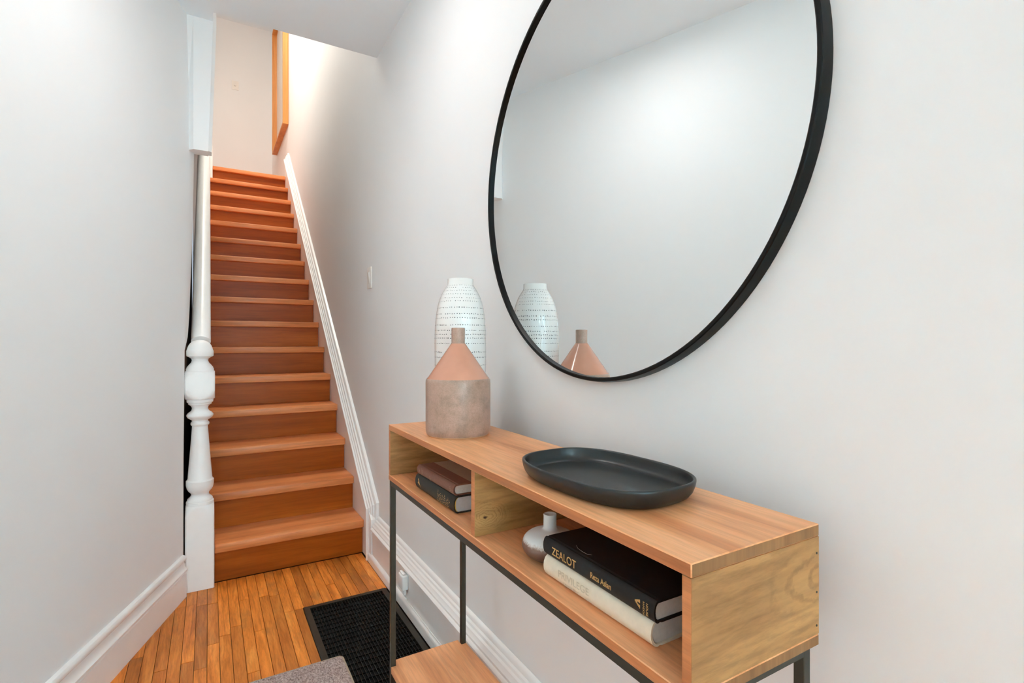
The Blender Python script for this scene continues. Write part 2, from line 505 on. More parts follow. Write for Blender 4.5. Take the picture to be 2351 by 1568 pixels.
# wall behind the camera with the street door opening beside the lens
bm = NB()
box(bm, -2.8, -0.80, YBK - 0.1, YBK, -0.02, ZC)
box(bm, 0.60, XW, YBK - 0.1, YBK, -0.02, ZC)
box(bm, -0.80, 0.60, YBK - 0.1, YBK, 2.35, ZC)
box(bm, -0.80, 0.60, YBK - 0.1, YBK, -0.02, 0.35)
struct('wall_back', bm, M_WALL)
win = struct('window_1', bx(-0.80, -0.74, YBK - 0.09, YBK - 0.02, 0.35, 2.35), M_TRIM)
for a in ((0.54, 0.60, 0.35, 2.35), (-0.74, 0.54, 0.35, 0.42), (-0.74, 0.54, 2.28, 2.35), (-0.12, -0.08, 0.42, 2.28)):
    obj('window_bar', bx(a[0], a[1], YBK - 0.09, YBK - 0.02, a[2], a[3]), M_TRIM, win)
for a in ((-0.74, -0.12), (-0.08, 0.54)):
    obj('pane', bx(a[0], a[1], YBK - 0.058, YBK - 0.052, 0.42, 2.28), M_GLASS, win)

# hall ceiling with its edge at the stairwell
bm = NB()
box(bm, -2.8, XW, YBK - 0.1, YC, ZC, Z2 - 0.02)
box(bm, -2.2, 0.0165, YC, 2.775, ZC, Z2 - 0.02)
struct('ceiling', bm, M_CEIL)

# header over the dark opening beside the stair, leaning edge and plaster corner bead
bm = NB()
YH = 2.775
def hdr(z):
    t = (z - 2.02) / (ZC - 2.02)
    return -0.003 + 0.019 * t
rings = []
for z in (2.02, ZC, 3.2):
    e = hdr(min(z, ZC + 0.05))
    rings.append([(-0.32 if z > 2.5 else -0.10, YH + (0.05 if z <= 2.5 else 0), z), (-0.062, YH, z), (e, YH, z), (e, YH + 0.075, z), (-0.32 if z > 2.5 else -0.10, YH + 0.075, z)])
loft(bm, rings)
struct('wall_header', bm, M_WALL)
bm = NB()
rings = []
for z in (2.022, ZC, 3.2):
    e = hdr(min(z, ZC + 0.05))
    rings.append([(e + 0.0002, YH + 0.001, z), (e + 0.0135, YH + 0.014, z), (e + 0.0135, YH + 0.07, z), (e + 0.0002, YH + 0.07, z)])
loft(bm, rings)
struct('trim_1', bm, M_WALL)

# stairwell shell
struct('wall_stairwell_left', box(box(NB(), -0.115, 0.008, 2.86, 5.05, Z2 + 0.1, ZT2), -0.115, 0.008, 5.05, YB2, -0.02, ZT2), M_WALL)
struct('wall_passage', bx(-0.32, -0.122, 2.879, 5.05, -0.02, Z2 + 0.1), M_DARKGAP)  # panel closing the passage, its darkness held in the colour
struct('wall_stairwell_back', bx(-0.2, XW, YB2, YB2 + 0.1, 0, ZT2 + 0.05), M_WALL)
struct('wall_stairwell_front', bx(-0.2, XW, 2.56, YC, Z2, ZT2 + 0.05), M_WALL)
struct('ceiling_stairwell', bx(-0.2, XW, 2.56, YB2 + 0.1, ZT2, ZT2 + 0.1), M_CEIL)
struct('floor_landing', bx(0.008, XW, 6.16, YB2, Z2 - 0.20, Z2 - 0.001), M_TREAD)

# right baseboard with moulded cap, and quarter-round shoe
def run_y(prof, y0, y1):
    return loft(NB(), [[(a, y, b) for a, b in prof] for y in (y0, y1)])
capR = [(0.7585, 0.0), (0.724, 0.0), (0.724, 0.166), (0.7165, 0.168), (0.7125, 0.172), (0.7125, 0.179), (0.7165, 0.183), (0.7225, 0.185),
        (0.7225, 0.193), (0.728, 0.198), (0.731, 0.206), (0.7375, 0.210), (0.740, 0.217), (0.746, 0.221), (0.7475, 0.231), (0.752, 0.236), (0.7585, 0.238)]
struct('baseboard_right', run_y(capR, YBK, 2.652), M_TRIM, smooth=35)
qr = [(0.7235, 0.0), (0.711, 0.0)] + [(0.7235 - 0.0125 * math.cos(R(a)), 0.028 + 0.018 * math.sin(R(a))) for a in (0, 20, 40, 60, 80, 90)] + [(0.7235, 0.046)]
struct('trim_2', run_y(qr, YBK, 2.716), M_TRIM, smooth=50)

# stair skirt on the right wall: board, stepped cap following the pitch, plinth at the foot
PIT = 0.1836 / RUN
def noz(y): return Z1 + PIT * (y - Y1)
bm = NB()
pts = [(2.66, 0.0), (2.66, noz(2.66) + 0.150), (6.16, noz(6.16) + 0.150), (6.16, Z2 - 0.3), (2.84, 0.0)]
loft(bm, [[(x_, y_, z_) for y_, z_ in pts] for x_ in (XS + 0.003, XW - 0.001)])
sk = struct('trim_3', bm, M_TRIM)
capS = [(0.7588, 0.140), (0.716, 0.140), (0.708, 0.143), (0.704, 0.150), (0.705, 0.158), (0.713, 0.162), (0.715, 0.170), (0.7215, 0.174),
        (0.7225, 0.190), (0.729, 0.194), (0.731, 0.208), (0.739, 0.213), (0.741, 0.228), (0.7455, 0.236), (0.7588, 0.240)]
def yk(b): return 2.716 - (b - 0.140) * 0.62          # mitre line where the cap turns down
bm = extrude_path(NB(), capS, [lambda a, b: (a, yk(b), noz(yk(b)) + b), lambda a, b: (a, 6.15, noz(6.15) + b)])
# mitred return: the cap turns down the plinth to the floor
extrude_path(bm, capS, [lambda a, b: (a, yk(b), 0.0), lambda a, b: (a, yk(b), noz(yk(b)) + b)])
o = obj('cap_moulding', bm, M_TRIM, sk, smooth=35)

# left baseboard along the angled wall, two-step cap
capL = [(0.0, 0.0), (0.019, 0.0), (0.019, 0.106), (0.0150, 0.109), (0.0150, 0.113), (0.0225, 0.116), (0.0230, 0.124), (0.0185, 0.129), (0.0135, 0.136), (0.0115, 0.150), (0.0095, 0.157),
        (0.0145, 0.160), (0.0185, 0.166), (0.0185, 0.176), (0.0140, 0.183), (0.006, 0.186), (0.0, 0.187)]
LN = Vector((LD.y, -LD.x))
p0 = Vector((-0.1012, 2.740)) - LD * 0.004; p1 = p0 - LD * 6.7
bm = loft(NB(), [[(p.x + LN.x * (a - 0.002), p.y + LN.y * (a - 0.002), b) for a, b in capL] for p in (p1, p0)])
struct('baseboard_left', bm, M_TRIM, smooth=35)

# low skirt at the top left of the stair
struct('baseboard_stairwell', bx(0.0085, 0.030, 5.93, 7.0, 2.75 + 0.006, 3.08), M_TRIM)

# ------------------------------------------------------------------ staircase
st = thing('staircase', (0.34, 2.8, 0), 'steep straight stair of orange varnished wood climbing between white walls', 'staircase')
for i in range(16):
    yn = Y1 + RUN * i; zn = Z1 + RISE * i
    xl = 0.0225 if i == 0 else -0.034 if i < 10 else (0.0095 if i < 15 else 0.032)
    yr = yn + 0.030
    depth = RUN + 0.040 if i < 15 else 0.06
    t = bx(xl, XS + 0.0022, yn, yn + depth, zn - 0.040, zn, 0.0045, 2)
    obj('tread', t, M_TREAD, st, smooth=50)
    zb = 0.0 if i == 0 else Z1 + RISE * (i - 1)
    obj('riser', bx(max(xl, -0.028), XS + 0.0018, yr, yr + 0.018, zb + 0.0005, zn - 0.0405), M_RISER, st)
# closed string on the passage side
pts = [(2.886, 0.0), (2.886, 0.16), (5.04, noz(5.04) - 0.02), (5.04, noz(5.04) - 0.30), (3.3, 0.0)]
obj('string_board', loft(NB(), [[(x_, y_, z_) for y_, z_ in pts] for x_ in (-0.060, -0.0345)]), M_TRIM, st)

# ------------------------------------------------------------------ newel post: squared blocks and turned shaft in one profile
NX, NY = -0.0365, 2.822
nw = thing('newel_post', (NX, NY, 0), 'white painted turned newel post with square base block at the stair foot', 'newel post')
HS = 0.0575
def newel_ring(R_, sq, z, n=64):
    out = []
    for i in range(n):
        a = 2 * math.pi * (i + 0.5) / n
        c, s = math.cos(a), math.sin(a)
        r = R_
        if sq: r = min(R_, sq / max(abs(c), abs(s)))
        out.append((NX + r * c, NY + r * s, z))
    return out
base = [(0.2, HS, 0.0), (0.2, HS, 0.335)] + [(HS * k, HS, z) for k, z in ((1.36, .345), (1.28, .356), (1.18, .366), (1.09, .374), (1.02, .380))] + [(HS*.985, None, .384)]
obj('base_block', loft(NB(), [newel_ring(*r[:2], r[2]) for r in base]), M_NEWEL, nw, smooth=40)
shaft = [(.0555,.384),(.0565,.392),(.0555,.398),(.052,.400),(.0515,.408),(.048,.413),(.040,.420),(.036,.428),(.037,.436),(.047,.447),(.053,.458),(.0555,.470),(.0565,.474),(.0565,.494),(.053,.498),
         (.050,.502),(.0455,.56),(.041,.62),(.0365,.68),(.0322,.742),(.0322,.748),(.037,.752),(.0385,.758),(.037,.764),(.033,.768),(.0325,.774),(.040,.779),(.050,.786),(.0545,.794),(.0545,.800),(.048,.809),(.038,.816),
         (.034,.822),(.0325,.830),(.035,.838),(.043,.846),(.0475,.849),(.0475,.855),(.053,.858),(.0545,.864),(.0545,.870),(.051,.873)]
obj('turned_shaft', lathe(NB(), shaft, NX, NY, 56), M_NEWEL, nw, smooth=40)
H2 = 0.0603
ub = [(H2*.96, None, .872)] + [(H2 * k, H2, z) for k, z in ((1.0, .874), (1.08, .880), (1.17, .888), (1.27, .898), (1.36, .910))] + [(.2, H2, .920), (.2, H2, .955)] + \
     [(H2 * k, H2, z) for k, z in ((1.36, .966), (1.27, .978), (1.17, .987), (1.08, .995), (1.0, 1.001))] + [(H2*.95, None, 1.003)]
obj('upper_block', loft(NB(), [newel_ring(*r[:2], r[2]) for r in ub]), M_NEWEL, nw, smooth=40)
capn = [(.056,1.003),(.0565,1.012),(.054,1.016),(.0535,1.020),(.049,1.026),(.044,1.033),(.036,1.042),(.033,1.052),(.035,1.060),(.045,1.067),(.054,1.072),(.0555,1.076),(.0555,1.096),
        (.053,1.101),(.0505,1.110),(.046,1.122),(.039,1.133),(.029,1.141),(.015,1.146),(.004,1.147)]
obj('cap', lathe(NB(), capn, NX, NY, 56), M_NEWEL, nw, smooth=40)

# handrail climbing from the newel, behind the header
hr = thing('handrail', (NX, NY + 0.03, 1.1), 'white painted round handrail rising steeply from the newel post', 'handrail')
rings = []
for k in range(12):
    y = 2.8785 + k * (5.04 - 2.8785) / 11
    zc = 1.105 + PIT * (y - 2.838)
    rings.append([(NX + 0.003 + 0.041 * math.cos(a), y - 0.034 * math.sin(a) * 0.64, zc + 0.034 * math.sin(a) * 0.77) for a in [2*math.pi*i/20 for i in range(20)]])
obj('rail', loft(NB(), rings), M_NEWEL, hr, smooth=40)

# ------------------------------------------------------------------ console table
CX0, CX1, CY0, CY1 = 0.4400, 0.6800, 0.3757, 1.4435
ZTOP, TT = 0.9047, 0.0158
ZB1, ZB0 = 0.7625, 0.7480
ct = thing('console_table', (0.56, 0.91, 0), 'narrow wooden console table with open box shelf on thin dark steel legs', 'table')
M_SIDEK = wood('console_divider_wood', s2l((206, 166, 110)), s2l((184, 140, 84)), s2l((146, 104, 56)), 'X', 110, 13, 0.5, pores=0.35, rings=0.35, stretch=0.2,
               knot=((0.468 - 0.56, 0.897 - 0.91, 0.800), 0.036, 1.5, (0.62, 0.0, 1.0), 0.30))
gr = lambda n: 2 if abs(n.y) > 0.8 else (1 if abs(n.x) > 0.8 else 0)
by_normal(obj('top_board', bx(CX0, CX1, CY0, CY1, ZTOP - TT, ZTOP, 0.0012), M_TOP, ct), (M_TOP, M_EDGE, M_ENDG), gr)
by_normal(obj('bottom_board', bx(CX0, CX1, CY0, CY1, ZB0, ZB1, 0.0012), M_TOP, ct), (M_TOP, M_EDGE, M_ENDG), gr)
for a, b in ((CY1 - 0.0135, CY1), (CY0, CY0 + 0.0135)):
    ep = by_normal(obj('end_panel', bx(CX0 + 0.0005, CX1, a, b, ZB1 + 0.0002, ZTOP - TT - 0.0002, 0.0006), M_SIDE, ct), (M_SIDE, M_EDGE), lambda n: 1 if abs(n.x) > 0.8 else 0)
by_normal(obj('divider', bx(CX0 + 0.0015, CX1 - 0.008, 0.8955, 0.9115, ZB1 + 0.0002, ZTOP - TT - 0.0002, 0.0006), M_SIDEK, ct), (M_SIDEK, M_EDGE), lambda n: 1 if abs(n.x) > 0.8 else 0)
obj('back_panel', bx(CX1 - 0.008, CX1, CY0 + 0.0137, CY1 - 0.0137, ZB1 + 0.0002, ZTOP - TT - 0.0002), M_BACK, ct)
LS = 0.0142
for lx_ in (CX0 + 0.002, CX1 - 0.006 - LS):
    for ly_ in (CY0 + 0.008, CY1 - 0.002 - LS):
        obj('leg', bx(lx_, lx_ + LS, ly_, ly_ + LS, 0.0, ZB0 - 0.0002, 0.0008), M_METAL, ct)
zr1 = ZB0 - 0.0003; zr0 = zr1 - 0.0135
for lx_ in (CX0 + 0.002, CX1 - 0.006 - LS):
    obj('rail', bx(lx_, lx_ + LS, CY0 + 0.008 + LS, CY1 - 0.002 - LS, zr0, zr1), M_METAL, ct)
for ly_ in (CY0 + 0.008, CY1 - 0.002 - LS):
    obj('rail', bx(CX0 + 0.002 + LS, CX1 - 0.006 - LS, ly_, ly_ + LS, zr0, zr1), M_METAL, ct)
# lower shelf, notched round the legs
ZL = 0.224
bm = NB()
box(bm, CX0 + 0.002 + LS + 0.001, CX1 - 0.006 - LS - 0.001, CY0 + 0.010, CY1 + 0.010, ZL - 0.018, ZL)
lsh = obj('lower_shelf', bm, M_TOP, ct)
bm = NB()
box(bm, CX0 + 0.002, CX0 + 0.002 + LS + 0.0009, CY0 + 0.008 + LS + 0.001, CY1 - 0.002 - LS - 0.001, ZL - 0.018, ZL)
box(bm, CX1 - 0.006 - LS - 0.0009, CX1 - 0.006, CY0 + 0.008 + LS + 0.001, CY1 - 0.002 - LS - 0.001, ZL - 0.018, ZL)
obj('shelf_edge', bm, M_TOP, lsh)
# screw plugs on the end panel
for z in (0.868, 0.818, 0.775):
    bm = NB()
    lathe(bm, [(0.0014, 0), (0.0014, 0.0006)], 0, 0, 10)
    bm.transform(Matrix.Translation((CX1 - 0.006, CY0 - 0.0001, z)) @ Matrix.Rotation(R(90), 4, 'X'))
    obj('nail_hole', bm, M_DARKGAP, ep)

# ------------------------------------------------------------------ round mirror
MC = (0.903, 1.553)
mr_ = thing('round_mirror', (0.745, MC[0], MC[1]), 'large round wall mirror in a thin black metal frame', 'mirror')
def ringx(bm, prof, n=160):
    rs = []
    for r, x_ in prof:
        rs.append([bm.verts.new((x_, MC[0] + r*math.cos(2*math.pi*i/n), MC[1] + r*math.sin(2*math.pi*i/n))) for i in range(n)])
    for a, b in zip(rs, rs[1:] + rs[:1]):
        for i in range(n):
            j = (i+1) % n
            bm.faces.new((a[i], a[j], b[j], b[i]))
    return bm
obj('frame', ringx(NB(), [(.4925, .7445), (.4925, .7378), (.4945, .7365), (.4995, .7365), (.5012, .7380), (.5035, .7510), (.5035, .7590), (.4925, .7590)]), M_BLACK, mr_, smooth=30)
bm = NB()
v1 = [bm.verts.new((0.7455, MC[0] + .4935*math.cos(2*math.pi*i/160), MC[1] + .4935*math.sin(2*math.pi*i/160))) for i in range(160)]
v2 = [bm.verts.new((0.7505, v.co.y, v.co.z)) for v in v1]
bm.faces.new(v1); bm.faces.new(v2[::-1])
for i in range(160):
    j = (i+1) % 160; bm.faces.new((v1[i], v2[i], v2[j], v1[j]))
obj('glass', bm, M_MIRROR, mr_)

# ------------------------------------------------------------------ vases
PX, PY = 0.5478, 1.206
pv = thing('bottle_vase', (PX, PY, ZTOP), 'squat ceramic bottle vase with glossy pink cone shoulder and taupe base', 'vase')
foot_ = [(.0765, ZTOP), (.0785, ZTOP + .0018), (.079, ZTOP + .003)]
obj('foot', lathe(NB(), foot_, PX, PY, 72), M_RAWFOOT, pv, smooth=40)
bd = [(.079, ZTOP + .003), (.0806, ZTOP + .007), (.0818, ZTOP + .014), (.082, ZTOP + .03), (.082, ZTOP + .132), (.0815, ZTOP + .138), (.0795, ZTOP + .1422)]
obj('body', lathe(NB(), bd, PX, PY, 72), M_TAUPE, pv, smooth=50)
cn = [(.0795, ZTOP + .1422), (.076, ZTOP + .146), (.0205, ZTOP + .2265), (.0178, ZTOP + .2300)]
obj('shoulder', lathe(NB(), cn, PX, PY, 72), M_PINK, pv, smooth=40)
nk = [(.0178, ZTOP + .2300), (.0172, ZTOP + .2320), (.0172, ZTOP + .268), (.0165, ZTOP + .2700), (.0150, ZTOP + .2700), (.0140, ZTOP + .2680), (.0140, ZTOP + .2400), (.002, ZTOP + .238)]
obj('neck', lathe(NB(), nk, PX, PY, 48), M_TAUPE, pv, smooth=40)

WX, WY = 0.6185, 1.3465
wv = thing('dotted_vase', (WX, WY, ZTOP), 'tall white ceramic vase ringed with rows of small grey dots', 'vase')
wp = [(.0600, .9047), (.0640, .9075), (.0665, .915), (.0690, .95), (.0708, 1.00), (.0722, 1.06), (.0728, 1.12), (.0725, 1.165), (.0705, 1.200), (.0665, 1.229), (.0605, 1.255), (.0520, 1.276), (.0425, 1.292), (.0380, 1.299), (.0365, 1.304)]
wp = spline(wp, 5) + [(.0364, 1.316), (.0358, 1.3175), (.0335, 1.3175), (.0325, 1.316), (.0325, 1.298), (.045, 1.27), (.045, 1.0), (.003, 0.99)]
obj('body', lathe(NB(), wp, WX, WY, 80), M_WVASE, wv, smooth=60)
def wr(z):
    for (r0, z0), (r1, z1) in zip(wp[:-9], wp[1:-8]):
        if z0 <= z <= z1: return r0 + (r1 - r0) * (z - z0) / max(1e-9, z1 - z0), (r1 - r0) / max(1e-9, z1 - z0)
    return 0.0366, 0
bm = NB()
for vrow in (653.7, 659.5, 666.7, 674.8, 684, 691.6, 706.5, 721, 730.2, 746.2, 758.2, 767.7, 776.1, 788, 807.5, 819.7, 838, 858, 872, 890, 908, 926, 950, 968):
    z = 1.1395 + (784 - vrow) * 0.00121
    if z < 0.915: continue
    r, sl = wr(z)
    if z > 1.302: continue
    n = max(22, int(2 * math.pi * r / 0.0068))
    ph = random.random()
    big = 0.00125 if z > 1.24 else 0.00165
    for i in range(n):
        if random.random() < 0.025: continue
        a = 2 * math.pi * (i + ph + random.uniform(-.12, .12)) / n
        zz = z + random.uniform(-.0007, .0007)
        rr = wr(zz)[0] + 0.00025
        c = Vector((math.cos(a), math.sin(a), 0)); tdir = Vector((-math.sin(a), math.cos(a), 0))
        nrm = Vector((c.x, c.y, -sl)).normalized(); up = nrm.cross(tdir)
        ctr = Vector((WX + rr * c.x, WY + rr * c.y, zz)) + nrm * 0.0001
        s = big * random.uniform(.75, 1.15); s2 = s * random.uniform(.8, 1.1)
        bm.faces.new([bm.verts.new(ctr + s * math.cos(k * math.pi / 3.5) * tdir + s2 * math.sin(k * math.pi / 3.5) * up) for k in range(7)])
o = obj('painted_dots', bm, M_DOT, wv); o['kind'] = 'stuff'; o['label'] = 'small grey painted dots'

BXc, BYc, ZBV = 0.514, 0.746, ZB1 + 0.0005
bv = thing('bud_vase', (BXc, BYc, ZBV), 'small round bud vase dipped white over brown glaze inside the console', 'vase')
bp = spline([(.025, ZBV), (.032, ZBV + .002), (.0420, ZBV + .009), (.0478, ZBV + .0185), (.0487, ZBV + .026), (.0450, ZBV + .036), (.036, ZBV + .0435), (.023, ZBV + .0480), (.0140, ZBV + .0500), (.0115, ZBV + .0535)], 4)
bp += [(.0112, ZBV + .072), (.0116, ZBV + .0750), (.0109, ZBV + .0762), (.0095, ZBV + .0756), (.0088, ZBV + .071), (.0088, ZBV + .055), (.001, ZBV + .053)]
obj('body', lathe(NB(), bp, BXc, BYc, 56), M_BUD, bv, smooth=60)

# ------------------------------------------------------------------ tray
TX, TY, TA, TB, TROT, TN = 0.5597, 0.6607, 0.1533, 0.1026, -0.0488, 2.75
tr = thing('oval_tray', (TX, TY, ZTOP), 'shallow matte black oval tray with raised rim on the console top', 'tray')
def se(inset, z, n=112):
    out = []
    for i in range(n):
        a = 2 * math.pi * i / n
        c, s = math.cos(a), math.sin(a)
        l = (TA - inset) * math.copysign(abs(c) ** (2 / TN), c); wd = (TB - inset) * math.copysign(abs(s) ** (2 / TN), s)
        out.append((TX + l * math.sin(TROT) + wd * math.cos(TROT), TY + l * math.cos(TROT) - wd * math.sin(TROT), z))
    return out
tp = [(.020, .0), (.0150, .0012), (.0095, .005), (.0050, .011), (.0022, .019), (.0008, .0265), (.0010, .0290), (.0026, .0303), (.0045, .0298), (.0056, .0280), (.0065, .0220), (.0085, .0150), (.0125, .0098), (.019, .0078), (.030, .0070), (.06, .0066)]
obj('dish', loft(NB(), [se(i, ZTOP + 0.0004 + z) for i, z in tp]), M_TRAY, tr, smooth=60)

# ------------------------------------------------------------------ books (built lying flat: spine faces -x, length along y)
def text_mesh(txt, size, m, parent, M, name='spine_lettering', ext=0.00006, sx=1.0, bold=0.0):
    cu = bpy.data.curves.new(name, 'FONT'); cu.body = txt; cu.size = size; cu.extrude = ext
    cu.align_x = 'LEFT'; cu.align_y = 'CENTER'; cu.offset = bold
    to = bpy.data.objects.new(name, cu); COL.objects.link(to)
    dg = bpy.context.evaluated_depsgraph_get(); dg.update()
    me = bpy.data.meshes.new_from_object(to.evaluated_get(dg))
    bpy.data.objects.remove(to); bpy.data.curves.remove(cu)
    me.transform(M @ Matrix.Diagonal((sx, 1, 1, 1)))
    me.materials.clear(); me.materials.append(m)
    o = link(bpy.data.objects.new(name, me)); o.parent = parent
    return o

def book(loc, rz, L, D, T, mcover, mspine, label, group, mcloth2=None, quarter=None, round_=0.004, mpage=None, headband=None, tilt=0.0):
    """origin: middle of spine bottom; local x = into the shelf, local y = along the spine"""
    t = thing('book', loc, label, 'book', group, rz)
    mpage = mpage or M_PAGE
    bt = 0.0026; h = L / 2
    # spine: rounded back
    n = 9
    outer = []; inner = []
    for i in range(n):
        a = -math.pi / 2 + math.pi * i / (n - 1)
        outer.append((0.004 - (round_ + 0.004) * math.cos(a), T / 2 + T / 2 * math.sin(a)))
        inner.append((0.0055 - (round_ + 0.003) * math.cos(a), T / 2 + (T / 2 - bt) * math.sin(a)))
    prof = outer + inner[::-1]
    obj('spine', loft(NB(), [[(a, y, b) for a, b in prof] for y in (-h, h)]), mspine, t, smooth=50, local=True)
    q = quarter or D
    for z0, z1 in ((0.0, bt), (T - bt, T)):
        top = z0 > 0.001
        # French groove beside the spine, then the board
        g = [(0.004, z0), (0.004, z1), (0.0075, z1 - (0.0011 if top else 0)), (0.0105, z1), (q, z1), (q, z0), (0.0105, z0 + 0), (0.0075, z0 + (0 if top else 0.0011))]
        obj('cover_board', loft(NB(), [[(a, y, b) for a, b in g] for y in (-h, h)]), mspine if quarter else mcover, t, local=True)
        if quarter:
            obj('cover_panel', bx(q, D, -h, h, z0 + (0.0003 if not top else 0), z1 - (0.0003 if top else 0)), mcover, t, local=True)
    # pages, with rounded back edge
    pp = []
    for i in range(7):
        a = -math.pi / 2 + math.pi * i / 6
        pp.append((0.0065 - (round_ + 0.001) * math.cos(a), T / 2 + (T / 2 - bt - 0.0003) * math.sin(a)))
    pp += [(D - 0.004, T - bt - 0.0003), (D - 0.004, bt + 0.0003)]
    obj('pages', loft(NB(), [[(a, y, b) for a, b in pp] for y in (-h + 0.003, h - 0.003)]), mpage, t, local=True)
    if headband:
        hp = [(0.0010 - round_ * 0.9 * math.cos(-math.pi/2 + math.pi*i/6), T/2 + (T/2 - bt)*0.92*math.sin(-math.pi/2 + math.pi*i/6)) for i in range(7)]
        hp2 = [(a + 0.0035, b) for a, b in hp]
        obj('headband', loft(NB(), [[(a, y, b) for a, b in hp + hp2[::-1]] for y in (-h + 0.0008, -h + 0.003)]), headband, t, local=True)
    return t

# text on a spine: reading from the far end (+y) to the near end (-y), letters' up = +z, facing -x
def spine_of(t):
    return next(c for c in t.children if c.name.startswith('spine') and 'lettering' not in c.name)

def spine_M(xs, y, z):
    return Matrix(((0, 0, -1, xs), (-1, 0, 0, y), (0, 1, 0, z), (0, 0, 0, 1)))

M_BK1 = plain('black_book_cloth', (26, 26, 26), 0.62, mottle=0.12, nscale=220, bmp=0.06, spec=0.35)
M_BK2 = plain('cream_book_cloth', (232, 218, 196), 0.7, mottle=0.05, nscale=60, bmp=0.05)
M_BK2L = plain('faded_cream_print', (204, 190, 166), 0.7)
M_BK3 = plain('brown_book_cloth', (126, 82, 64), 0.65, mottle=0.08, nscale=200, bmp=0.06)
M_BK3B = plain('tan_paper_board', (176, 156, 132), 0.8, mottle=0.04)
M_BK4 = plain('dark_charcoal_cloth', (40, 39, 33), 0.65, mottle=0.1, nscale=200, bmp=0.05)
M_BK4B = plain('ochre_paper_board', (196, 160, 100), 0.8)
M_YEL = plain('yellow_headband', (206, 168, 60), 0.7)
M_PAGE2 = plain('grey_white_paper', (206, 205, 206), 0.8, mottle=0.04, nscale=200)
M_GILTD = plain('dulled_gilt', (190, 150, 120), 0.55)

bk = book((0.4735, 0.5765, ZB1 + 0.0004), R(0.4), 0.2330, 0.150, 0.0345, M_BK2, M_BK2, 'thick cream hardback lying under the black book in the console', 'books lying in the console shelf', round_=0.008)
text_mesh('PRIVILEGE', 0.0150, M_BK2L, spine_of(bk), spine_M(-0.0084, 0.0765, 0.0195), sx=1.12)
text_mesh('Leanne Blair', 0.0078, M_BK2L, spine_of(bk), spine_M(-0.0070, 0.064, 0.0085), sx=0.95)

bk = book((0.4670, 0.5735, ZB1 + 0.0352), R(-0.6), 0.2440, 0.158, 0.0272, M_BK1, M_BK1, 'black cloth hardback with gilt title lying on the cream book', 'books lying in the console shelf', round_=0.0025)
XS_ = -0.0028
text_mesh('ZEALOT', 0.0172, M_GILT, spine_of(bk), spine_M(XS_, 0.0965, 0.0128), sx=0.98, bold=0.0001)
text_mesh('Reza Aslan', 0.0118, M_GILT, spine_of(bk), spine_M(XS_, 0.0005, 0.0128), sx=0.86, bold=0.00015)
# publisher's mark: little gable with a doorway, two lines of type beside it
bm = NB()
def sq_(y0, y1, z0, z1):
    bm.faces.new([bm.verts.new(p) for p in ((XS_ - .00012, y0, z0), (XS_ - .00012, y1, z0), (XS_ - .00012, y1, z1), (XS_ - .00012, y0, z1))])
for k in range(6):
    y0 = -0.0985 + k * 0.00155; hh = 0.0056 * (1 - k / 6.4); zc = 0.0150 + k * 0.0003
    if k < 3:
        sq_(y0, y0 + 0.0013, zc - hh, zc - 0.0012); sq_(y0, y0 + 0.0013, zc + 0.0012, zc + hh)
    else:
        sq_(y0, y0 + 0.0013, zc - hh, zc + hh)
obj('publisher_mark', bm, M_GILT, spine_of(bk), local=True)['kind'] = 'stuff'
for yy, tx, sz in ((-0.1045, 'RANDOM', 0.0040), (-0.1103, 'HOUSE', 0.0050)):
    text_mesh(tx, sz, M_GILT, spine_of(bk), Matrix(((0, 0, -1, XS_), (0, -1, 0, yy), (-1, 0, 0, 0.0212), (0, 0, 0, 1))))
# scratch on the cover
tube_ = tube(NB(), [(0.022, 0.066, 0.02725), (0.017, 0.055, 0.02725), (0.0155, 0.042, 0.02725), (0.016, 0.030, 0.02725), (0.020, 0.026, 0.02725)], 0.00018, 4)
obj('cover_scratch', tube_, M_PAGE, bk, local=True)

bk = book((0.4655, 1.1570, ZB1 + 0.0004), R(0.3), 0.2400, 0.155, 0.0375, M_BK4B, M_BK4, 'thick charcoal hardback with gilt spine under the brown book', 'books lying in the console shelf', quarter=0.047, round_=0.006, mpage=M_PAGE2, headband=M_YEL)
XB = -0.0064
bm = NB()
def qd(y, z, dy, dz, sk_=0.0):
    bm.faces.new([bm.verts.new(p) for p in ((XB, y, z), (XB, y - dy, z + sk_), (XB, y - dy, z + dz + sk_), (XB, y, z + dz))])
# gilt bird near the head, columns of ornate type near the tail
bm.faces.new([bm.verts.new(p) for p in ((XB, 0.100, 0.018), (XB, 0.092, 0.026), (XB, 0.089, 0.020), (XB, 0.079, 0.009), (XB, 0.086, 0.014))])
bm.faces.new([bm.verts.new(p) for p in ((XB, 0.098, 0.027), (XB, 0.0935, 0.0315), (XB, 0.091, 0.0245), (XB, 0.094, 0.022))])
for k in range(9):
    y = -0.030 - k * 0.0080
    top = 0.033 - 0.010 * abs(math.sin(k * 1.3))
    z = 0.006
    while z < top:
        hgt = random.uniform(.0015, .0034)
        qd(y - random.uniform(0, .0025), z, random.uniform(.0012, .0042), hgt * random.uniform(.35, .8), random.uniform(-.001, .001))
        z += hgt + 0.0008
obj('gilt_lettering', bm, M_GILT, spine_of(bk), local=True)['kind'] = 'stuff'

bk = book((0.4645, 1.1540, ZB1 + 0.0384), R(0.5), 0.2240, 0.148, 0.0240, M_BK3B, M_BK3, 'slim brown cloth hardback with tan boards atop the charcoal book', 'books lying in the console shelf', quarter=0.042, round_=0.004)
bm = NB(); XB = -0.0043
for y, n_ in ((0.098, 4), (0.093, 3), (0.078, 5), (0.0735, 4), (0.024, 3), (0.019, 2), (-0.094, 4), (-0.0985, 3)):
    z = 0.0045
    for k in range(n_):
        qd(y, z, 0.0014, random.uniform(.0014, .0028)); z += 0.0038
obj('gilt_lettering', bm, M_GILTD, spine_of(bk), local=True)['kind'] = 'stuff'

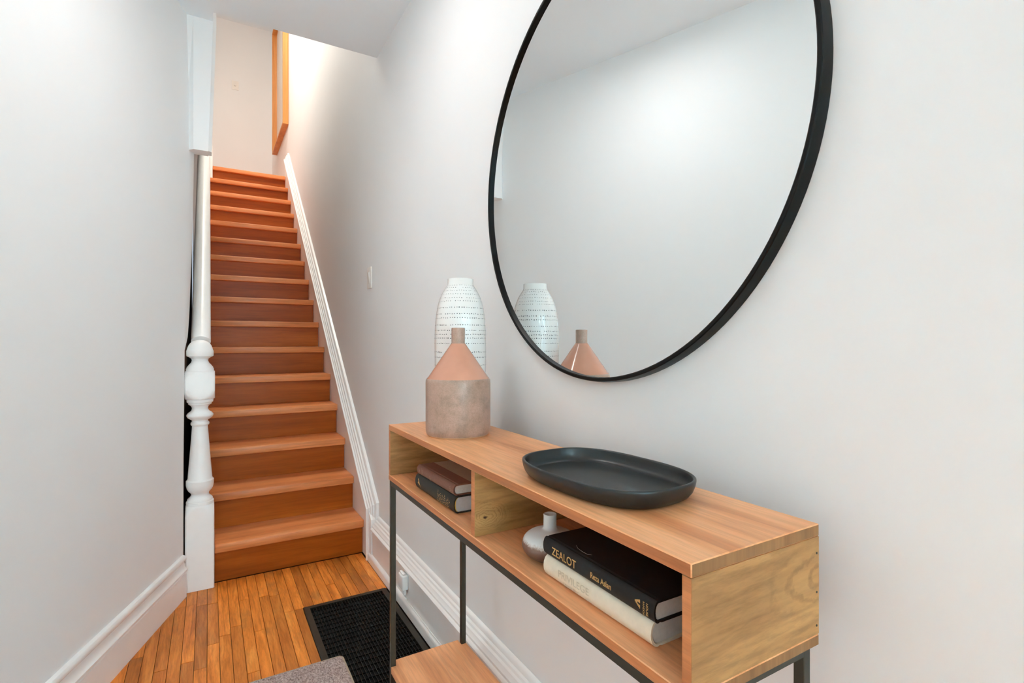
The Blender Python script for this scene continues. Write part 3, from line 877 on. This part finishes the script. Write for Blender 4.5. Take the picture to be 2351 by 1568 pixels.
# ------------------------------------------------------------------ floor vent (sunk in the strips)
fv = thing('floor_vent', ((VX0 + VX1)/2, (VY0 + VY1)/2, 0), 'large black metal floor vent grille under the console', 'vent')
bm = NB()
fw = 0.024
Y0, Y1v = VY0 + 0.001, VY1 - 0.001; X0, X1v = VX0 + 0.0005, VX1 - 0.0003
hx = [(X0, Y0), (X1v, Y0), (X1v, Y1v), (X0, Y1v)]
ins = [(X0 + fw, Y0 + fw), (X1v - fw, Y0 + fw), (X1v - fw, Y1v - fw), (X0 + fw, Y1v - fw)]
lv = [[(a, b, -0.0175) for a, b in hx], [(a, b, 0.0012) for a, b in hx], [(a + (0.003 if a < 0.5 else -0.003), b + (0.003 if b < 2 else -0.003), 0.0036) for a, b in hx],
      [(a, b, 0.0036) for a, b in ins], [(a, b, -0.0175) for a, b in ins]]
loft(bm, lv, cap=False)
obj('frame', bm, M_VENT, fv)
obj('duct', bx(X0 + fw, X1v - fw, Y0 + fw, Y1v - fw, -0.0178, -0.0165), M_PIT, fv)
nb = 26
for i in range(1, nb):
    xx = X0 + fw + (X1v - X0 - 2*fw) * i / nb
    obj('grille_bar', bx(xx - 0.0007, xx + 0.0007, Y0 + fw, Y1v - fw, -0.006, 0.0022), M_BAR, fv)
nc = 20
for i in range(1, nc):
    yy = Y0 + fw + (Y1v - Y0 - 2*fw) * i / nc
    bm = NB()
    hexa(bm, [(X0 + fw, yy - 0.003, -0.0164), (X1v - fw, yy - 0.003, -0.0164), (X1v - fw, yy + 0.010, -0.0064), (X0 + fw, yy + 0.010, -0.0064),
              (X0 + fw, yy - 0.0045, -0.0154), (X1v - fw, yy - 0.0045, -0.0154), (X1v - fw, yy + 0.0085, -0.0062), (X0 + fw, yy + 0.0085, -0.0062)])
    obj('louver', bm, M_PIT, fv)
    obj('cross_bar', bx(X0 + fw, X1v - fw, yy + 0.0106, yy + 0.0118, -0.006, 0.0008), M_BAR, fv)

# ------------------------------------------------------------------ rug (corner shows)
rg = thing('rug', (0.05, 1.0, 0.0), 'mauve grey heathered rug with rounded bound corner over the vent', 'rug')
def rrect(x0, x1, y0, y1, r, z, n=8):
    out = []
    for cx, cy, a0 in ((x1 - r, y1 - r, 0), (x0 + r, y1 - r, 90), (x0 + r, y0 + r, 180), (x1 - r, y0 + r, 270)):
        for k in range(n):
            a = R(a0 + 90 * k / (n - 1)); out.append((cx + r * math.cos(a), cy + r * math.sin(a), z))
    return out
RX0, RX1, RY0, RY1 = -0.34, 0.4165, 0.45, 1.916
zr = 0.0046
obj('pile', loft(NB(), [rrect(RX0 + .007, RX1 - .007, RY0 + .007, RY1 - .007, .014, z) for z in (zr, zr + .0085)]), M_RUG, rg)
bm = NB()
prof = [(0.0072, 0.0), (0.002, 0.0005), (0.0, 0.004), (0.0012, 0.0075), (0.004, 0.0092), (0.0072, 0.0088)]
rs = [rrect(RX0 + i, RX1 - i, RY0 + i, RY1 - i, .021 - i, zr + z) for i, z in prof]
loft(bm, rs, cap=False)
obj('binding', bm, M_BIND, rg, smooth=60)

# ------------------------------------------------------------------ wall fittings
def switch(name, loc, wdt, hgt, axis, label, cat='light switch', dimmer=False):
    """axis 'X': faces -x on the right wall; 'Y': faces -y"""
    t = thing(name, loc, label, cat)
    def put(nm, a0, a1, z0, z1, d0, d1, bev, m):
        if axis == 'X': b = bx(-d1, -d0, a0, a1, z0, z1, bev, 2)
        else: b = bx(a0, a1, -d1, -d0, z0, z1, bev, 2)
        return obj(nm, b, m, t, local=True, smooth=40)
    put('plate', -wdt/2, wdt/2, -hgt/2, hgt/2, 0.0002, 0.0070, 0.0018, M_PLASTIC)
    if dimmer:
        b = NB(); lathe(b, [(0.014, 0), (0.014, 0.012), (0.011, 0.014)], 0, 0, 24)
        b.transform(Matrix.Rotation(R(90), 4, 'X') @ Matrix.Translation((0, 0, 0.0071)))
        obj('knob', b, M_PLASTIC, t, local=True, smooth=40)
    else:
        rk = put('rocker', -0.017, 0.017, -0.033, 0.033, 0.0071, 0.0082, 0.0006, M_PLASTIC)
        b = NB()
        hexa(b, [(-.0080, -.012, -.012), (-.0080, .012, -.012), (-.0083, .012, -.030), (-.0083, -.012, -.030), (-.0081, -.012, .028), (-.0081, .012, .028), (-.0135, .012, .028), (-.0135, -.012, .028)])
        hexa_o = obj('toggle', b, M_PLASTIC, rk, local=True)
    return t
switch('light_switch', (XW, 2.832, 1.488), 0.078, 0.116, 'X', 'white light switch on the right wall above the stair foot')
switch('dimmer_switch', (0.305, YB2, 4.595), 0.082, 0.118, 'Y', 'white dimmer switch plate on the warm wall at the stair head', dimmer=True)

# old cable outlet painted over on the baseboard, wire running down onto the shoe
co = thing('cable_outlet', (0.724, 2.12, 0.10), 'white painted cable outlet box on the right baseboard with loose wire', 'cable outlet')
bm = NB(); box(bm, 0.6960, 0.7235, 2.092, 2.150, 0.096, 0.158, 0.006, 3)
hs = obj('housing', bm, M_TRIM, co, smooth=50)
bm = NB(); box(bm, 0.7000, 0.7120, 2.098, 2.144, 0.158, 0.166, 0.003, 2)
obj('cover', bm, M_TRIM, hs, smooth=50)
bm = NB(); box(bm, 0.7030, 0.7140, 2.094, 2.106, 0.076, 0.0955, 0.002, 1)
obj('plug', bm, M_TRIM, hs)
wire = spline([(0.7085, 2.100, 0.077), (0.713, 2.112, 0.066), (0.7205, 2.116, 0.053), (0.7185, 2.105, 0.0490), (0.718, 2.07, 0.0490), (0.719, 2.00, 0.0495), (0.7185, 1.90, 0.0488), (0.719, 1.75, 0.0490), (0.7185, 1.5, 0.0489), (0.719, 1.2, 0.049)], 6)
obj('wire', tube(NB(), wire, 0.0021, 8), M_TRIM, co, smooth=60)

# deep wooden frame on the stairwell wall
FY0, FY1, FZ0, FZ1 = 6.19, 7.30, 3.545, 5.10
pf = thing('picture_frame', (XW, (FY0 + FY1)/2, FZ0), 'tall deep natural wood frame hung on the wall at the stair head', 'picture frame')
fx = XW - 0.060
ft = 0.022
obj('frame_rail', bx(fx, XW - 0.0015, FY0, FY1, FZ0, FZ0 + ft, 0.001), M_FRAMEW, pf)
obj('frame_rail', bx(fx, XW - 0.0015, FY0, FY1, FZ1 - ft, FZ1, 0.001), M_FRAMEW, pf)
obj('frame_stile', bx(fx, XW - 0.0015, FY0, FY0 + ft, FZ0 + ft, FZ1 - ft, 0.001), M_FRAMEW, pf)
obj('frame_stile', bx(fx, XW - 0.0015, FY1 - ft, FY1, FZ0 + ft, FZ1 - ft, 0.001), M_FRAMEW, pf)
obj('panel', bx(XW - 0.006, XW - 0.002, FY0 + ft, FY1 - ft, FZ0 + ft, FZ1 - ft), plain('pale_print', (226, 218, 208), 0.4), pf)

# ceiling lamps that light the hall and the stairwell (above the picture), plus an added rear fill
def lamp(loc, zc, label):
    t = thing('ceiling_light', (loc[0], loc[1], zc), label, 'ceiling light')
    obj('canopy', lathe(NB(), [(0.115, zc - 0.0005), (0.115, zc - 0.030), (0.112, zc - 0.034), (0.100, zc - 0.034), (0.098, zc - 0.022)], loc[0], loc[1], 40), M_PLASTIC, t, smooth=40)
lamp(HALL_LAMP, ZC, 'flat round white downlight on the ceiling above the console')
lamp(REAR_FILL, ZC, 'added flat round white fill downlight on the ceiling behind the viewer')  # unseen fixture added to go with the fill light
lamp(STAIR_LAMP, ZT2, 'white ceiling lamp high over the stair')
